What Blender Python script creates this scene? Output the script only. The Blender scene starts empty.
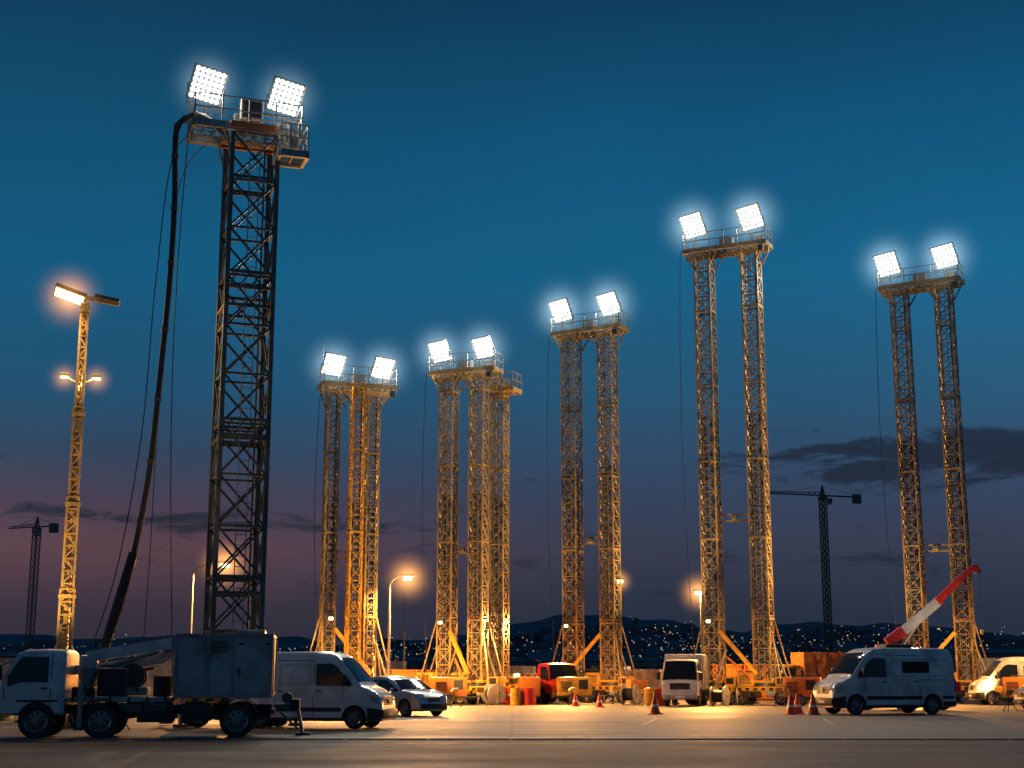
import bpy, bmesh, math, random
from mathutils import Vector, Matrix
random.seed(7)
R=math.radians
scene=bpy.context.scene
scene.view_settings.view_transform='Standard'
scene.view_settings.look='None'
scene.view_settings.exposure=0
COL=scene.collection

# ------------------------------------------------------------ materials
def newmat(name):
    m=bpy.data.materials.new(name); m.use_nodes=True
    nt=m.node_tree; b=nt.nodes['Principled BSDF']
    return m,nt,b
def surf(name,col,rough=.5,metal=0.,var=.25,scale=3.,dirt=None,coat=0.,bump=0.,rvar=.15):
    m,nt,b=newmat(name)
    tc=nt.nodes.new('ShaderNodeTexCoord')
    n=nt.nodes.new('ShaderNodeTexNoise'); n.inputs['Scale'].default_value=scale; n.inputs['Detail'].default_value=8; n.inputs['Roughness'].default_value=.65
    nt.links.new(tc.outputs['Object'],n.inputs['Vector'])
    cr=nt.nodes.new('ShaderNodeValToRGB')
    d=dirt if dirt else tuple(c*(1-var*2) for c in col)
    cr.color_ramp.elements[0].position=.32; cr.color_ramp.elements[0].color=(max(0,d[0]),max(0,d[1]),max(0,d[2]),1)
    cr.color_ramp.elements[1].position=.58; cr.color_ramp.elements[1].color=(*col,1)
    nt.links.new(n.outputs['Fac'],cr.inputs['Fac']); nt.links.new(cr.outputs['Color'],b.inputs['Base Color'])
    mr=nt.nodes.new('ShaderNodeMapRange'); mr.inputs['To Min'].default_value=min(1,rough+rvar); mr.inputs['To Max'].default_value=max(.02,rough-rvar)
    nt.links.new(n.outputs['Fac'],mr.inputs['Value']); nt.links.new(mr.outputs['Result'],b.inputs['Roughness'])
    b.inputs['Metallic'].default_value=metal
    b.inputs['Coat Weight'].default_value=coat
    if bump>0:
        n2=nt.nodes.new('ShaderNodeTexNoise'); n2.inputs['Scale'].default_value=scale*12; n2.inputs['Detail'].default_value=4
        nt.links.new(tc.outputs['Object'],n2.inputs['Vector'])
        bp=nt.nodes.new('ShaderNodeBump'); bp.inputs['Strength'].default_value=bump; bp.inputs['Distance'].default_value=.02
        nt.links.new(n2.outputs['Fac'],bp.inputs['Height']); nt.links.new(bp.outputs['Normal'],b.inputs['Normal'])
    return m
def emis(name,col,st,basec=.5):
    m,nt,b=newmat(name)
    b.inputs['Base Color'].default_value=(*[c*basec for c in col],1)
    b.inputs['Emission Color'].default_value=(*col,1); b.inputs['Emission Strength'].default_value=st
    m.cycles.emission_sampling='NONE'
    return m
M={}
M['steel']=surf('galvanised_steel',(.34,.34,.32),.45,.55,.25,2.)
M['ysteel']=surf('yellow_mast_steel',(.54,.39,.16),.38,.3,.28,1.3,dirt=(.15,.12,.08))
M['dsteel']=surf('dark_mast_steel',(.10,.12,.11),.5,.3,.3,2.)
M['yellow']=surf('yellow_machine_paint',(.80,.43,.03),.4,0,.2,2.5,dirt=(.38,.20,.05),coat=.2)
M['orange']=surf('orange_paint',(.78,.24,.03),.45,0,.2,1.5,dirt=(.42,.14,.04))
M['red']=surf('red_paint',(.68,.035,.02),.35,0,.2,2.,coat=.4)
M['white']=surf('white_vehicle_paint',(.70,.72,.72),.3,0,.1,.9,dirt=(.36,.35,.33),coat=.5)
M['cream']=surf('cream_box_panel',(.60,.56,.48),.5,0,.15,.9,dirt=(.38,.34,.28))
M['greyp']=surf('box_body_paint',(.38,.39,.38),.5,0,.15,.9,dirt=(.17,.17,.165))
M['silver']=surf('silver_car_paint',(.46,.48,.50),.25,.5,.1,2.,coat=.5)
M['black']=surf('black_plastic',(.022,.022,.024),.55,0,.2,5.)
M['rubber']=surf('tyre_rubber',(.025,.024,.024),.85,0,.25,8.,dirt=(.055,.05,.045),bump=.3)
M['rim']=surf('wheel_rim',(.26,.26,.27),.4,.7,.2,6.)
M['under']=surf('underbody_dark',(.015,.015,.015),.9,0,.2,4.)
M['glass']=surf('tinted_glass',(.010,.014,.018),.06,0,.05,2.,rvar=.03)
M['lens']=surf('headlamp_lens',(.55,.58,.6),.08,.4,.05,2.,rvar=.03)
M['tail']=surf('tail_lens',(.4,.01,.01),.15,0,.05,2.)
M['cone']=surf('cone_orange_plastic',(.85,.10,.02),.5,0,.1,4.)
M['conew']=surf('reflective_band',(.8,.8,.78),.3,0,.05,4.)
M['hose']=surf('hose_rubber',(.03,.03,.03),.6,0,.2,6.)
M['conc']=surf('precast_concrete',(.16,.15,.14),.85,0,.2,1.2,bump=.3)
M['hill']=surf('hazy_hill_scrub',(.08,.10,.14),.95,0,.25,.004)  # blue-grey tone puts the distance haze into the colour
M['cityb']=surf('distant_facades',(.10,.12,.16),.9,0,.3,.01)
M['wall']=surf('warehouse_cladding',(.20,.20,.21),.7,0,.2,.3)
M['roofm']=surf('warehouse_roof',(.10,.11,.12),.7,0,.2,.3)
M['led']=emis('led_cell',(1,.98,.95),9.)
M['ledglass']=emis('led_reflector',(.92,.96,1),.16,basec=.12)
M['ledwarm']=emis('sodium_lamp',(1,.66,.28),12.)
M['winlit']=emis('lit_window',(1,.62,.25),.9)
M['c_warm']=emis('city_light_warm',(1,.55,.2),1.3)
M['c_white']=emis('city_light_white',(1,.85,.65),1.0)
M['c_cool']=emis('city_light_cool',(.3,.7,1),.9)
M['c_red']=emis('city_light_red',(1,.12,.06),1.2)
M['leaf']=surf('shrub_foliage',(.06,.08,.035),.8,0,.4,6.)
M['bark']=surf('bark',(.10,.075,.05),.9,0,.3,8.)

def bloom_mat(name,col,k,p=3):  # glowing volume that paints lens bloom, fading out from the centre
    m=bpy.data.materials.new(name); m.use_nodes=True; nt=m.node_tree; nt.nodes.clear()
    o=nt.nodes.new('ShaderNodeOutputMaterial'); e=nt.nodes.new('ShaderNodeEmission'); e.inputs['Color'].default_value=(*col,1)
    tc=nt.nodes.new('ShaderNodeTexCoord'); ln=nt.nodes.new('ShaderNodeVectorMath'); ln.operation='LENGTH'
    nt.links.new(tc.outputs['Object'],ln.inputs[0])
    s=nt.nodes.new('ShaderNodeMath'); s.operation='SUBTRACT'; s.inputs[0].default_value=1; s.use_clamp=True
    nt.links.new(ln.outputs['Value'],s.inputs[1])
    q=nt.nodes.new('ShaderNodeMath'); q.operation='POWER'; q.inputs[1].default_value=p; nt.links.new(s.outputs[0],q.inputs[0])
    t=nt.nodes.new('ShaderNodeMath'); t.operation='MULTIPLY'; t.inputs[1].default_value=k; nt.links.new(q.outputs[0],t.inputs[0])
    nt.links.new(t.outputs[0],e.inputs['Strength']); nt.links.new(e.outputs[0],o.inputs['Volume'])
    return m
M['bloomw']=bloom_mat('bloom_glow_white',(.55,.85,1),.72,3.8)
M['bloomo']=bloom_mat('bloom_glow_warm',(1,.43,.11),2.6,4.5)

# ------------------------------------------------------------ mesh builder
class MB:
    def __init__(s): s.v=[];s.f=[];s.m=[];s.mats=[];s.M=Matrix.Identity(4)
    def mi(s,k):
        if k not in s.mats: s.mats.append(k)
        return s.mats.index(k)
    def add(s,vs,fs,k):
        o=len(s.v); s.v+= [tuple(s.M@Vector(p)) for p in vs]; i=s.mi(k)
        for f in fs: s.f.append(tuple(a+o for a in f)); s.m.append(i)
    def box(s,c,d,k,rot=None):
        hx,hy,hz=d[0]/2,d[1]/2,d[2]/2
        vs=[Vector((x,y,z)) for x in(-hx,hx) for y in(-hy,hy) for z in(-hz,hz)]
        if rot is not None: vs=[rot@p for p in vs]
        c=Vector(c); vs=[p+c for p in vs]
        s.add(vs,[(0,1,3,2),(4,6,7,5),(0,4,5,1),(2,3,7,6),(0,2,6,4),(1,5,7,3)],k)
    def bbox(s,c,d,k,b=.03):
        c=Vector(c)
        hx,hy,hz=d[0]/2,d[1]/2,d[2]/2
        bm=bmesh.new(); bmesh.ops.create_cube(bm,size=1)
        for v in bm.verts: v.co=Vector((v.co.x*d[0],v.co.y*d[1],v.co.z*d[2]))
        bmesh.ops.bevel(bm,geom=bm.edges[:],offset=min(b,hx*.9,hy*.9,hz*.9),segments=2,profile=.5,affect='EDGES')
        bm.verts.index_update()
        s.add([v.co+c for v in bm.verts],[tuple(v.index for v in f.verts) for f in bm.faces],k); bm.free()
    def beam(s,a,b,w,k,h=None):
        a=Vector(a);b=Vector(b);d=b-a
        if d.length<1e-5:return
        h=h or w
        d.normalize(); up=Vector((0,0,1)) if abs(d.z)<.95 else Vector((0,1,0))
        x=d.cross(up).normalized(); y=x.cross(d).normalized()
        vs=[p+x*(i*w/2)+y*(j*h/2) for p in(a,b) for i,j in((-1,-1),(1,-1),(1,1),(-1,1))]
        s.add(vs,[(3,2,1,0),(4,5,6,7),(0,1,5,4),(1,2,6,5),(2,3,7,6),(3,0,4,7)],k)
    def cyl(s,a,b,r,k,r2=None,n=12,cap=True):
        a=Vector(a);b=Vector(b);d=(b-a).normalized(); r2=r if r2 is None else r2
        up=Vector((0,0,1)) if abs(d.z)<.95 else Vector((0,1,0))
        x=d.cross(up).normalized(); y=x.cross(d)
        vs=[];
        for p,q in((a,r),(b,r2)):
            for i in range(n):
                t=2*math.pi*i/n; vs.append(p+x*math.cos(t)*q+y*math.sin(t)*q)
        fs=[(i,(i+1)%n,n+(i+1)%n,n+i) for i in range(n)]
        if cap: fs+= [tuple(range(n-1,-1,-1)),tuple(range(n,2*n))]
        s.add(vs,fs,k)
    def tube(s,pts,r,k,n=8):
        for i in range(len(pts)-1):
            s.cyl(pts[i],pts[i+1],r if not callable(r) else r(i),k,r2=(r if not callable(r) else r(i+1)),n=n)
    def build(s,name,parent=None,smooth=False,loc=(0,0,0),ang=35):
        me=bpy.data.meshes.new(name); me.from_pydata(s.v,[],s.f)
        for k in s.mats: me.materials.append(M[k])
        me.polygons.foreach_set('material_index',s.m)
        if smooth:
            me.polygons.foreach_set('use_smooth',[True]*len(s.f))
            sharpen(me,ang)
        me.update()
        o=bpy.data.objects.new(name,me); COL.objects.link(o); o.location=loc
        if parent: o.parent=parent
        return o
def sharpen(me,ang):
    bm=bmesh.new(); bm.from_mesh(me)
    for e in bm.edges:
        if len(e.link_faces)==2:
            try: e.smooth = e.calc_face_angle(0)<R(ang)
            except Exception: pass
    bm.to_mesh(me); bm.free()
def root(name,loc,rz=0,sc=(1,1,1)):
    o=bpy.data.objects.new(name,None); o.empty_display_size=.5; COL.objects.link(o)
    o.location=loc; o.rotation_euler=(0,0,R(rz)); o.scale=sc
    return o
def lamp(name,kind,loc,parent,energy,col,target=None,size=.3,cone=90,blend=.6):
    l=bpy.data.lights.new(name,kind); l.energy=energy; l.color=col; l.shadow_soft_size=size
    if kind=='SPOT': l.spot_size=R(cone); l.spot_blend=blend
    o=bpy.data.objects.new(name,l); COL.objects.link(o); o.location=loc
    if parent: o.parent=parent
    if target is not None:
        d=Vector(target)-Vector(loc); o.rotation_euler=d.to_track_quat('-Z','Y').to_euler()
    return o
def bloom_ball(parent,loc,rad,key,name='lamp_bloom'):  # sphere added around a lamp to carry its painted bloom
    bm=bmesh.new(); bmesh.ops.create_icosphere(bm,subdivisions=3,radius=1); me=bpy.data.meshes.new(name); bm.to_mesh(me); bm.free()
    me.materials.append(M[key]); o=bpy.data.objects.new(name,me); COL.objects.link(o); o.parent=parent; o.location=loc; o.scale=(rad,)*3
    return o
def cat(pts,n):
    o=[]
    P=[Vector(p) for p in pts]; P=[P[0]]+P+[P[-1]]
    for i in range(1,len(P)-2):
        for j in range(n):
            t=j/n; a,b,c,d=P[i-1:i+3]
            o.append(.5*((2*b)+(c-a)*t+(2*a-5*b+4*c-d)*t*t+(3*b-a-3*c+d)*t**3))
    o.append(P[-2]); return o

# ------------------------------------------------------------ world sky
w=bpy.data.worlds.new('World'); scene.world=w; w.use_nodes=True
nt=w.node_tree; nt.nodes.clear(); N=nt.nodes.new; Lk=nt.links.new
out=N('ShaderNodeOutputWorld')
tc=N('ShaderNodeTexCoord'); sp=N('ShaderNodeSeparateXYZ'); Lk(tc.outputs['Generated'],sp.inputs[0])
def math_(op,a,b=None,c=None,clamp=False):
    n=N('ShaderNodeMath'); n.operation=op; n.use_clamp=clamp
    for i,x in enumerate((a,b,c)):
        if x is None: continue
        if isinstance(x,(int,float)): n.inputs[i].default_value=x
        else: Lk(x,n.inputs[i])
    return n.outputs[0]
az=math_('ARCTAN2',sp.outputs['X'],sp.outputs['Y'])
el=sp.outputs['Z']
def ramp(stops,fac):
    cr=N('ShaderNodeValToRGB'); e=cr.color_ramp.elements
    e[0].position=stops[0][0]; e[0].color=(*stops[0][1],1)
    e[1].position=stops[-1][0]; e[1].color=(*stops[-1][1],1)
    for p,c in stops[1:-1]:
        q=e.new(p); q.color=(*c,1)
    Lk(fac,cr.inputs['Fac']); return cr.outputs['Color']
base=ramp([(0,(.016,.024,.044)),(.045,(.022,.033,.058)),(.085,(.038,.047,.084)),(.13,(.034,.062,.122)),(.19,(.021,.098,.192)),(.27,(.008,.124,.255)),(.36,(.005,.090,.198)),(.46,(.004,.040,.098)),(1,(.003,.025,.07))],el)
pink=ramp([(0,(.018,.023,.043)),(.045,(.040,.032,.054)),(.085,(.112,.056,.076)),(.115,(.066,.050,.086)),(.15,(.029,.060,.114)),(.19,(.013,.080,.165)),(.27,(.005,.098,.205)),(.36,(.004,.070,.150)),(.46,(.004,.034,.080)),(1,(.003,.025,.07))],el)
pf=N('ShaderNodeMapRange'); pf.interpolation_type='SMOOTHSTEP'; Lk(az,pf.inputs['Value']); pf.inputs['From Min'].default_value=.12; pf.inputs['From Max'].default_value=-.30
mx=N('ShaderNodeMix'); mx.data_type='RGBA'; Lk(pf.outputs[0],mx.inputs['Factor']); Lk(base,mx.inputs['A']); Lk(pink,mx.inputs['B'])
cv=N('ShaderNodeCombineXYZ'); Lk(math_('MULTIPLY',az,13.),cv.inputs[0]); Lk(math_('MULTIPLY',el,60.),cv.inputs[1])
cn=N('ShaderNodeTexNoise'); cn.inputs['Scale'].default_value=1.0; cn.inputs['Detail'].default_value=9; cn.inputs['Roughness'].default_value=.66; cn.inputs['Distortion'].default_value=.6
Lk(cv.outputs[0],cn.inputs['Vector'])
def blob(a0,wa,e0,we):
    x=math_('DIVIDE',math_('SUBTRACT',az,a0),wa); y=math_('DIVIDE',math_('SUBTRACT',el,e0),we)
    s=math_('ADD',math_('MULTIPLY',x,x),math_('MULTIPLY',y,y))
    return math_('POWER',2.718,math_('MULTIPLY',s,-1))
b1=blob(.350,.085,.145,.017); b2=blob(.225,.10,.146,.022); b3=blob(-.25,.20,.105,.014); b4=blob(.12,.6,.078,.022)
tot=math_('ADD',math_('ADD',math_('MULTIPLY',b1,.40),math_('MULTIPLY',b2,.20)),math_('ADD',math_('MULTIPLY',b3,.16),math_('MULTIPLY',b4,.10)))
cm=N('ShaderNodeMapRange'); cm.interpolation_type='SMOOTHSTEP'; Lk(math_('ADD',cn.outputs['Fac'],tot),cm.inputs['Value'])
cm.inputs['From Min'].default_value=.62; cm.inputs['From Max'].default_value=.77; cm.inputs['To Max'].default_value=.88
gate=N('ShaderNodeMapRange'); gate.interpolation_type='SMOOTHSTEP'; Lk(el,gate.inputs['Value']); gate.inputs['From Min'].default_value=.20; gate.inputs['From Max'].default_value=.155
m2=N('ShaderNodeMix'); m2.data_type='RGBA'; Lk(math_('MULTIPLY',cm.outputs[0],gate.outputs[0]),m2.inputs['Factor']); Lk(mx.outputs['Result'],m2.inputs['A']); m2.inputs['B'].default_value=(.013,.021,.041,1)
n3=N('ShaderNodeTexNoise'); n3.inputs['Scale'].default_value=2.2; n3.inputs['Detail'].default_value=5; Lk(tc.outputs['Generated'],n3.inputs['Vector'])
m3=N('ShaderNodeMapRange'); Lk(n3.outputs['Fac'],m3.inputs['Value']); m3.inputs['From Min'].default_value=.3; m3.inputs['From Max'].default_value=.7; m3.inputs['To Min'].default_value=.86; m3.inputs['To Max'].default_value=1.12
bg=N('ShaderNodeBackground'); Lk(m2.outputs['Result'],bg.inputs['Color']); Lk(m3.outputs[0],bg.inputs['Strength'])
sky=N('ShaderNodeTexSky'); sky.sky_type='NISHITA'; sky.sun_disc=False; sky.sun_elevation=R(-4); sky.sun_rotation=R(-60)
bg2=N('ShaderNodeBackground'); bg2.inputs['Strength'].default_value=.05; Lk(sky.outputs[0],bg2.inputs['Color'])
ad=N('ShaderNodeAddShader'); Lk(bg.outputs[0],ad.inputs[0]); Lk(bg2.outputs[0],ad.inputs[1]); Lk(ad.outputs[0],out.inputs['Surface'])

sl=bpy.data.lights.new('sun','SUN'); sl.energy=.04; sl.angle=R(12); sl.color=(1,.75,.6)
so=bpy.data.objects.new('sun',sl); COL.objects.link(so); so.rotation_euler=(R(80),0,R(-60))

# ------------------------------------------------------------ camera
cam=bpy.data.cameras.new('camera'); cam.lens=50.3; cam.sensor_width=36; cam.clip_end=12000; cam.clip_start=.1
co=bpy.data.objects.new('camera',cam); COL.objects.link(co); co.location=(0,0,1.5); co.rotation_euler=(R(90+11.54),0,0); scene.camera=co

# ------------------------------------------------------------ ground
def ground_mat(name,c1,c2,scale,slab=None,rough=(.55,.9)):
    m,nt,b=newmat(name); N=nt.nodes.new; L=nt.links.new
    tc=N('ShaderNodeTexCoord')
    a=N('ShaderNodeTexNoise'); a.inputs['Scale'].default_value=scale; a.inputs['Detail'].default_value=9; a.inputs['Roughness'].default_value=.7
    mp=N('ShaderNodeMapping'); mp.inputs['Scale'].default_value=(.45,1,1); L(tc.outputs['Object'],mp.inputs[0]); L(mp.outputs[0],a.inputs['Vector'])
    f=N('ShaderNodeTexNoise'); f.inputs['Scale'].default_value=9; f.inputs['Detail'].default_value=6; L(tc.outputs['Object'],f.inputs['Vector'])
    cr=N('ShaderNodeValToRGB'); cr.color_ramp.elements[0].position=.35; cr.color_ramp.elements[0].color=(*c1,1); cr.color_ramp.elements[1].position=.65; cr.color_ramp.elements[1].color=(*c2,1)
    L(a.outputs['Fac'],cr.inputs['Fac'])
    mx=N('ShaderNodeMix'); mx.data_type='RGBA'; mx.blend_type='MULTIPLY'; mx.inputs['Factor'].default_value=.8
    mr=N('ShaderNodeMapRange'); L(f.outputs['Fac'],mr.inputs['Value']); mr.inputs['From Min'].default_value=.3; mr.inputs['From Max'].default_value=.7; mr.inputs['To Min'].default_value=.45; mr.inputs['To Max'].default_value=1.3
    L(cr.outputs['Color'],mx.inputs['A']); L(mr.outputs[0],mx.inputs['B'])
    col=mx.outputs['Result']
    vo=N('ShaderNodeTexVoronoi'); vo.feature='DISTANCE_TO_EDGE'; vo.inputs['Scale'].default_value=.22
    wv=N('ShaderNodeMix'); wv.data_type='VECTOR'; wv.inputs['Factor'].default_value=.12; L(tc.outputs['Object'],wv.inputs['A']); L(f.outputs['Color'],wv.inputs['B']); L(wv.outputs['Result'],vo.inputs['Vector'])
    cm=N('ShaderNodeMapRange'); L(vo.outputs['Distance'],cm.inputs['Value']); cm.inputs['From Max'].default_value=.012; cm.inputs['To Min'].default_value=.55; cm.inputs['To Max'].default_value=1
    m2=N('ShaderNodeMix'); m2.data_type='RGBA'; m2.blend_type='MULTIPLY'; m2.inputs['Factor'].default_value=1; L(col,m2.inputs['A']); L(cm.outputs[0],m2.inputs['B']); col=m2.outputs['Result']
    st=N('ShaderNodeTexNoise'); st.inputs['Scale'].default_value=1; st.inputs['Detail'].default_value=5
    mp2=N('ShaderNodeMapping'); mp2.inputs['Scale'].default_value=(.05,1.3,1); mp2.inputs['Rotation'].default_value=(0,0,R(3)); L(tc.outputs['Object'],mp2.inputs[0]); L(mp2.outputs[0],st.inputs['Vector'])
    sm=N('ShaderNodeMapRange'); L(st.outputs['Fac'],sm.inputs['Value']); sm.inputs['From Min'].default_value=.35; sm.inputs['From Max'].default_value=.65; sm.inputs['To Min'].default_value=.45; sm.inputs['To Max'].default_value=1.15
    m5=N('ShaderNodeMix'); m5.data_type='RGBA'; m5.blend_type='MULTIPLY'; m5.inputs['Factor'].default_value=1; L(col,m5.inputs['A']); L(sm.outputs[0],m5.inputs['B']); col=m5.outputs['Result']
    if slab:
        br=N('ShaderNodeTexBrick'); br.offset=0; br.inputs['Scale'].default_value=1; br.inputs['Brick Width'].default_value=slab; br.inputs['Row Height'].default_value=slab; br.inputs['Mortar Size'].default_value=.03
        br.inputs['Color1'].default_value=(1,1,1,1); br.inputs['Color2'].default_value=(.90,.90,.90,1); br.inputs['Mortar'].default_value=(.6,.6,.6,1)
        L(tc.outputs['Object'],br.inputs['Vector'])
        m4=N('ShaderNodeMix'); m4.data_type='RGBA'; m4.blend_type='MULTIPLY'; m4.inputs['Factor'].default_value=1; L(col,m4.inputs['A']); L(br.outputs['Color'],m4.inputs['B']); col=m4.outputs['Result']
    L(col,b.inputs['Base Color'])
    rr=N('ShaderNodeMapRange'); L(a.outputs['Fac'],rr.inputs['Value']); rr.inputs['From Min'].default_value=.3; rr.inputs['From Max'].default_value=.7; rr.inputs['To Min'].default_value=rough[0]; rr.inputs['To Max'].default_value=rough[1]; L(rr.outputs[0],b.inputs['Roughness'])
    bp=N('ShaderNodeBump'); bp.inputs['Strength'].default_value=.5; bp.inputs['Distance'].default_value=.03; L(f.outputs['Fac'],bp.inputs['Height']); L(bp.outputs[0],b.inputs['Normal'])
    return m
M['asph']=ground_mat('asphalt',(.022,.024,.027),(.048,.050,.055),.35,rough=(.62,.92))
M['apron']=ground_mat('concrete_apron',(.085,.074,.062),(.20,.175,.14),.16,slab=5.5,rough=(.48,.82))
M['far']=ground_mat('dry_field',(.04,.045,.04),(.07,.07,.06),.02)
M['line']=surf('road_paint',(.34,.32,.28),.6,0,.3,2.2,dirt=(.08,.07,.06))
def sheet(name,x0,x1,y0,y1,z,k):
    mb=MB(); mb.add([(x0,y0,z),(x1,y0,z),(x1,y1,z),(x0,y1,z)],[(0,1,2,3)],k); return mb.build(name)
sheet('ground',-7000,7000,-300,8000,-.008,'far')
sheet('asphalt_road',-90,90,-20,36,-.004,'asph')
sheet('concrete_apron',-90,90,36,112,0,'apron')
mb=MB()
mb.add([(-90,33.6,.0),(90,33.6,.0),(90,33.72,.0),(-90,33.72,.0)],[(0,1,2,3)],'line')
for i in range(12):
    x=-32+i*6.0
    mb.add([(x,46,.004),(x+.12,46,.004),(x+1.3,53,.004),(x+1.18,53,.004)],[(0,1,2,3)],'line')
mb.build('road_markings')
mb=MB()
for i in range(60):
    mb.box((-60+i*2.0+.98,35.7,.005),(1.94,.42,.03),'conc')
mb.build('drainage_channel')

# ------------------------------------------------------------ lattice
def lattice(mb,cx,cy,z0,z1,wd,bay,k,chord=.09,br=.05,style='X',taper=1.):
    n=max(1,round((z1-z0)/bay)); 
    cs=[(-1,-1),(1,-1),(1,1),(-1,1)]
    def P(i,z):
        t=(z-z0)/(z1-z0); h=wd/2*(1+(taper-1)*t); return Vector((cx+cs[i%4][0]*h,cy+cs[i%4][1]*h,z))
    for i in range(4): mb.beam(P(i,z0),P(i,z1),chord,k)
    for j in range(n):
        a=z0+(z1-z0)*j/n; b=z0+(z1-z0)*(j+1)/n
        for i in range(4):
            mb.beam(P(i,b),P(i+1,b),br*1.1,k)
            if style=='X':
                mb.beam(P(i,a),P(i+1,b),br,k); mb.beam(P(i+1,a),P(i,b),br,k)
            elif style=='Z':
                if (i+j)%2: mb.beam(P(i,a),P(i+1,b),br,k)
                else: mb.beam(P(i+1,a),P(i,b),br,k)

def flood_panel(parent,loc,size,yaw,tilt,n=6,power=2500,col=(1,.90,.74),hz=1.7,roll=0):
    mb=MB(); X=Matrix.Translation(loc)@Matrix.Rotation(R(yaw),4,'Z')@Matrix.Rotation(R(tilt),4,'X')@Matrix.Rotation(R(roll),4,'Y'); mb.M=X
    s=size
    mb.bbox((0,.10,0),(s,.14,s),'steel',.03)
    mb.box((0,.026,0),(s*.93,.012,s*.93),'ledglass')
    p=s*.93/n
    for i in range(n):
        for j in range(n):
            c=Vector(((i-(n-1)/2)*p,.008,(j-(n-1)/2)*p)); q=p*.39
            vs=[]; 
            for t in range(8):
                a=math.pi/8+t*math.pi/4; vs.append(c+Vector((math.cos(a)*q,-.012,math.sin(a)*q)))
            for t in range(8):
                a=math.pi/8+t*math.pi/4; vs.append(c+Vector((math.cos(a)*q*1.05,.01,math.sin(a)*q*1.05)))
            mb.add(vs,[tuple(range(8))]+[(t,(t+1)%8,8+(t+1)%8,8+t) for t in range(8)],'led')
    for i in range(9): mb.box(((i-4)*s*.1,.24,0),(.02,.14,s*.8),'dsteel')
    for sx in(-1,1): mb.box((sx*s*.5,-.0,0),(.03,.12,s),'steel')
    mb.box((0,-.0,s*.5),(s*1.03,.14,.03),'steel')
    mb.build('flood_panel',parent)
    mb=MB(); mb.M=Matrix.Translation(loc)@Matrix.Rotation(R(yaw),4,'Z')
    for sx in(-1,1): mb.beam((sx*(s*.5+.05),.12,0),(sx*(s*.5+.05),.12,-s*.62),.05,'steel')
    mb.beam((-(s*.5+.05),.12,-s*.62),((s*.5+.05),.12,-s*.62),.06,'steel')
    mb.beam((0,.12,-s*.62),(0,.12,-s*.62-.5),.10,'steel')
    mb.build('yoke_bracket',parent)
    a=X@Vector((0,-.35,0)); b=X@Vector((0,-5,0))
    lamp('flood_light','SPOT',a,parent,power,col,target=b,size=.5,cone=150,blend=.8)
    bloom_ball(parent,X@Vector((0,0,0)),hz,'bloomw')

def platform(mb,x0,x1,y0,y1,z,k='ysteel',rail=1.0,kr='steel'):
    for (a,b) in(((x0,y0),(x1,y0)),((x1,y0),(x1,y1)),((x1,y1),(x0,y1)),((x0,y1),(x0,y0))):
        mb.beam((*a,z),(*b,z),.12,k,.24)
    n=int((x1-x0)/.35)
    for i in range(1,n):
        x=x0+(x1-x0)*i/n; mb.beam((x,y0,z),(x,y1,z),.05,k,.12)
    for i in range(1,5):
        y=y0+(y1-y0)*i/5; mb.beam((x0,y,z+.09),(x1,y,z+.09),.10,kr,.02)
    m=max(3,int((x1-x0)/.75))
    for y in(y0,y1):
        for i in range(m+1):
            x=x0+(x1-x0)*i/m; mb.beam((x,y,z+.1),(x,y,z+rail),.04,kr)
        for h in(.55,1.0): mb.beam((x0,y,z+rail*h),(x1,y,z+rail*h),.035,kr)
    for x in(x0,x1):
        for h in(.55,1.0): mb.beam((x,y0,z+rail*h),(x,y1,z+rail*h),.035,kr)
        mb.beam((x,(y0+y1)/2,z+.1),(x,(y0+y1)/2,z+rail),.04,kr)

def wheel(mb,x,y,r,wd,side):
    n=28; prof=[(r*.55,-wd/2),(r*.93,-wd/2),(r,-wd*.36),(r,wd*.36),(r*.93,wd/2),(r*.68,wd/2*.98)]
    vs=[];fs=[]
    for i in range(n):
        t=2*math.pi*i/n
        for (q,o) in prof: vs.append((x+q*math.cos(t),y+side*o,r+q*math.sin(t)))
    k=len(prof)
    for i in range(n):
        for j in range(k-1):
            f=(i*k+j,i*k+j+1,((i+1)%n)*k+j+1,((i+1)%n)*k+j); fs.append(f if side<0 else f[::-1])
    mb.add(vs,fs,'rubber')
    prof=[(r*.66,wd*.49),(r*.60,wd*.44),(r*.54,wd*.20),(r*.25,wd*.26),(r*.2,wd*.40),(0.001,wd*.41)]
    vs=[];fs=[];k=len(prof)
    for i in range(n):
        t=2*math.pi*i/n
        for (q,o) in prof: vs.append((x+q*math.cos(t),y+side*o,r+q*math.sin(t)))
    for i in range(n):
        for j in range(k-1):
            f=(i*k+j,i*k+j+1,((i+1)%n)*k+j+1,((i+1)%n)*k+j); fs.append(f if side<0 else f[::-1])
    mb.add(vs,fs,'rim')
    for i in range(8):
        t=2*math.pi*i/8+.2; c=Vector((x+r*.40*math.cos(t),y+side*wd*.24,r+r*.40*math.sin(t)))
        mb.cyl(c-Vector((0,.004,0)),c+Vector((0,.008*side,0)),r*.085,'under',n=8)

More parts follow.
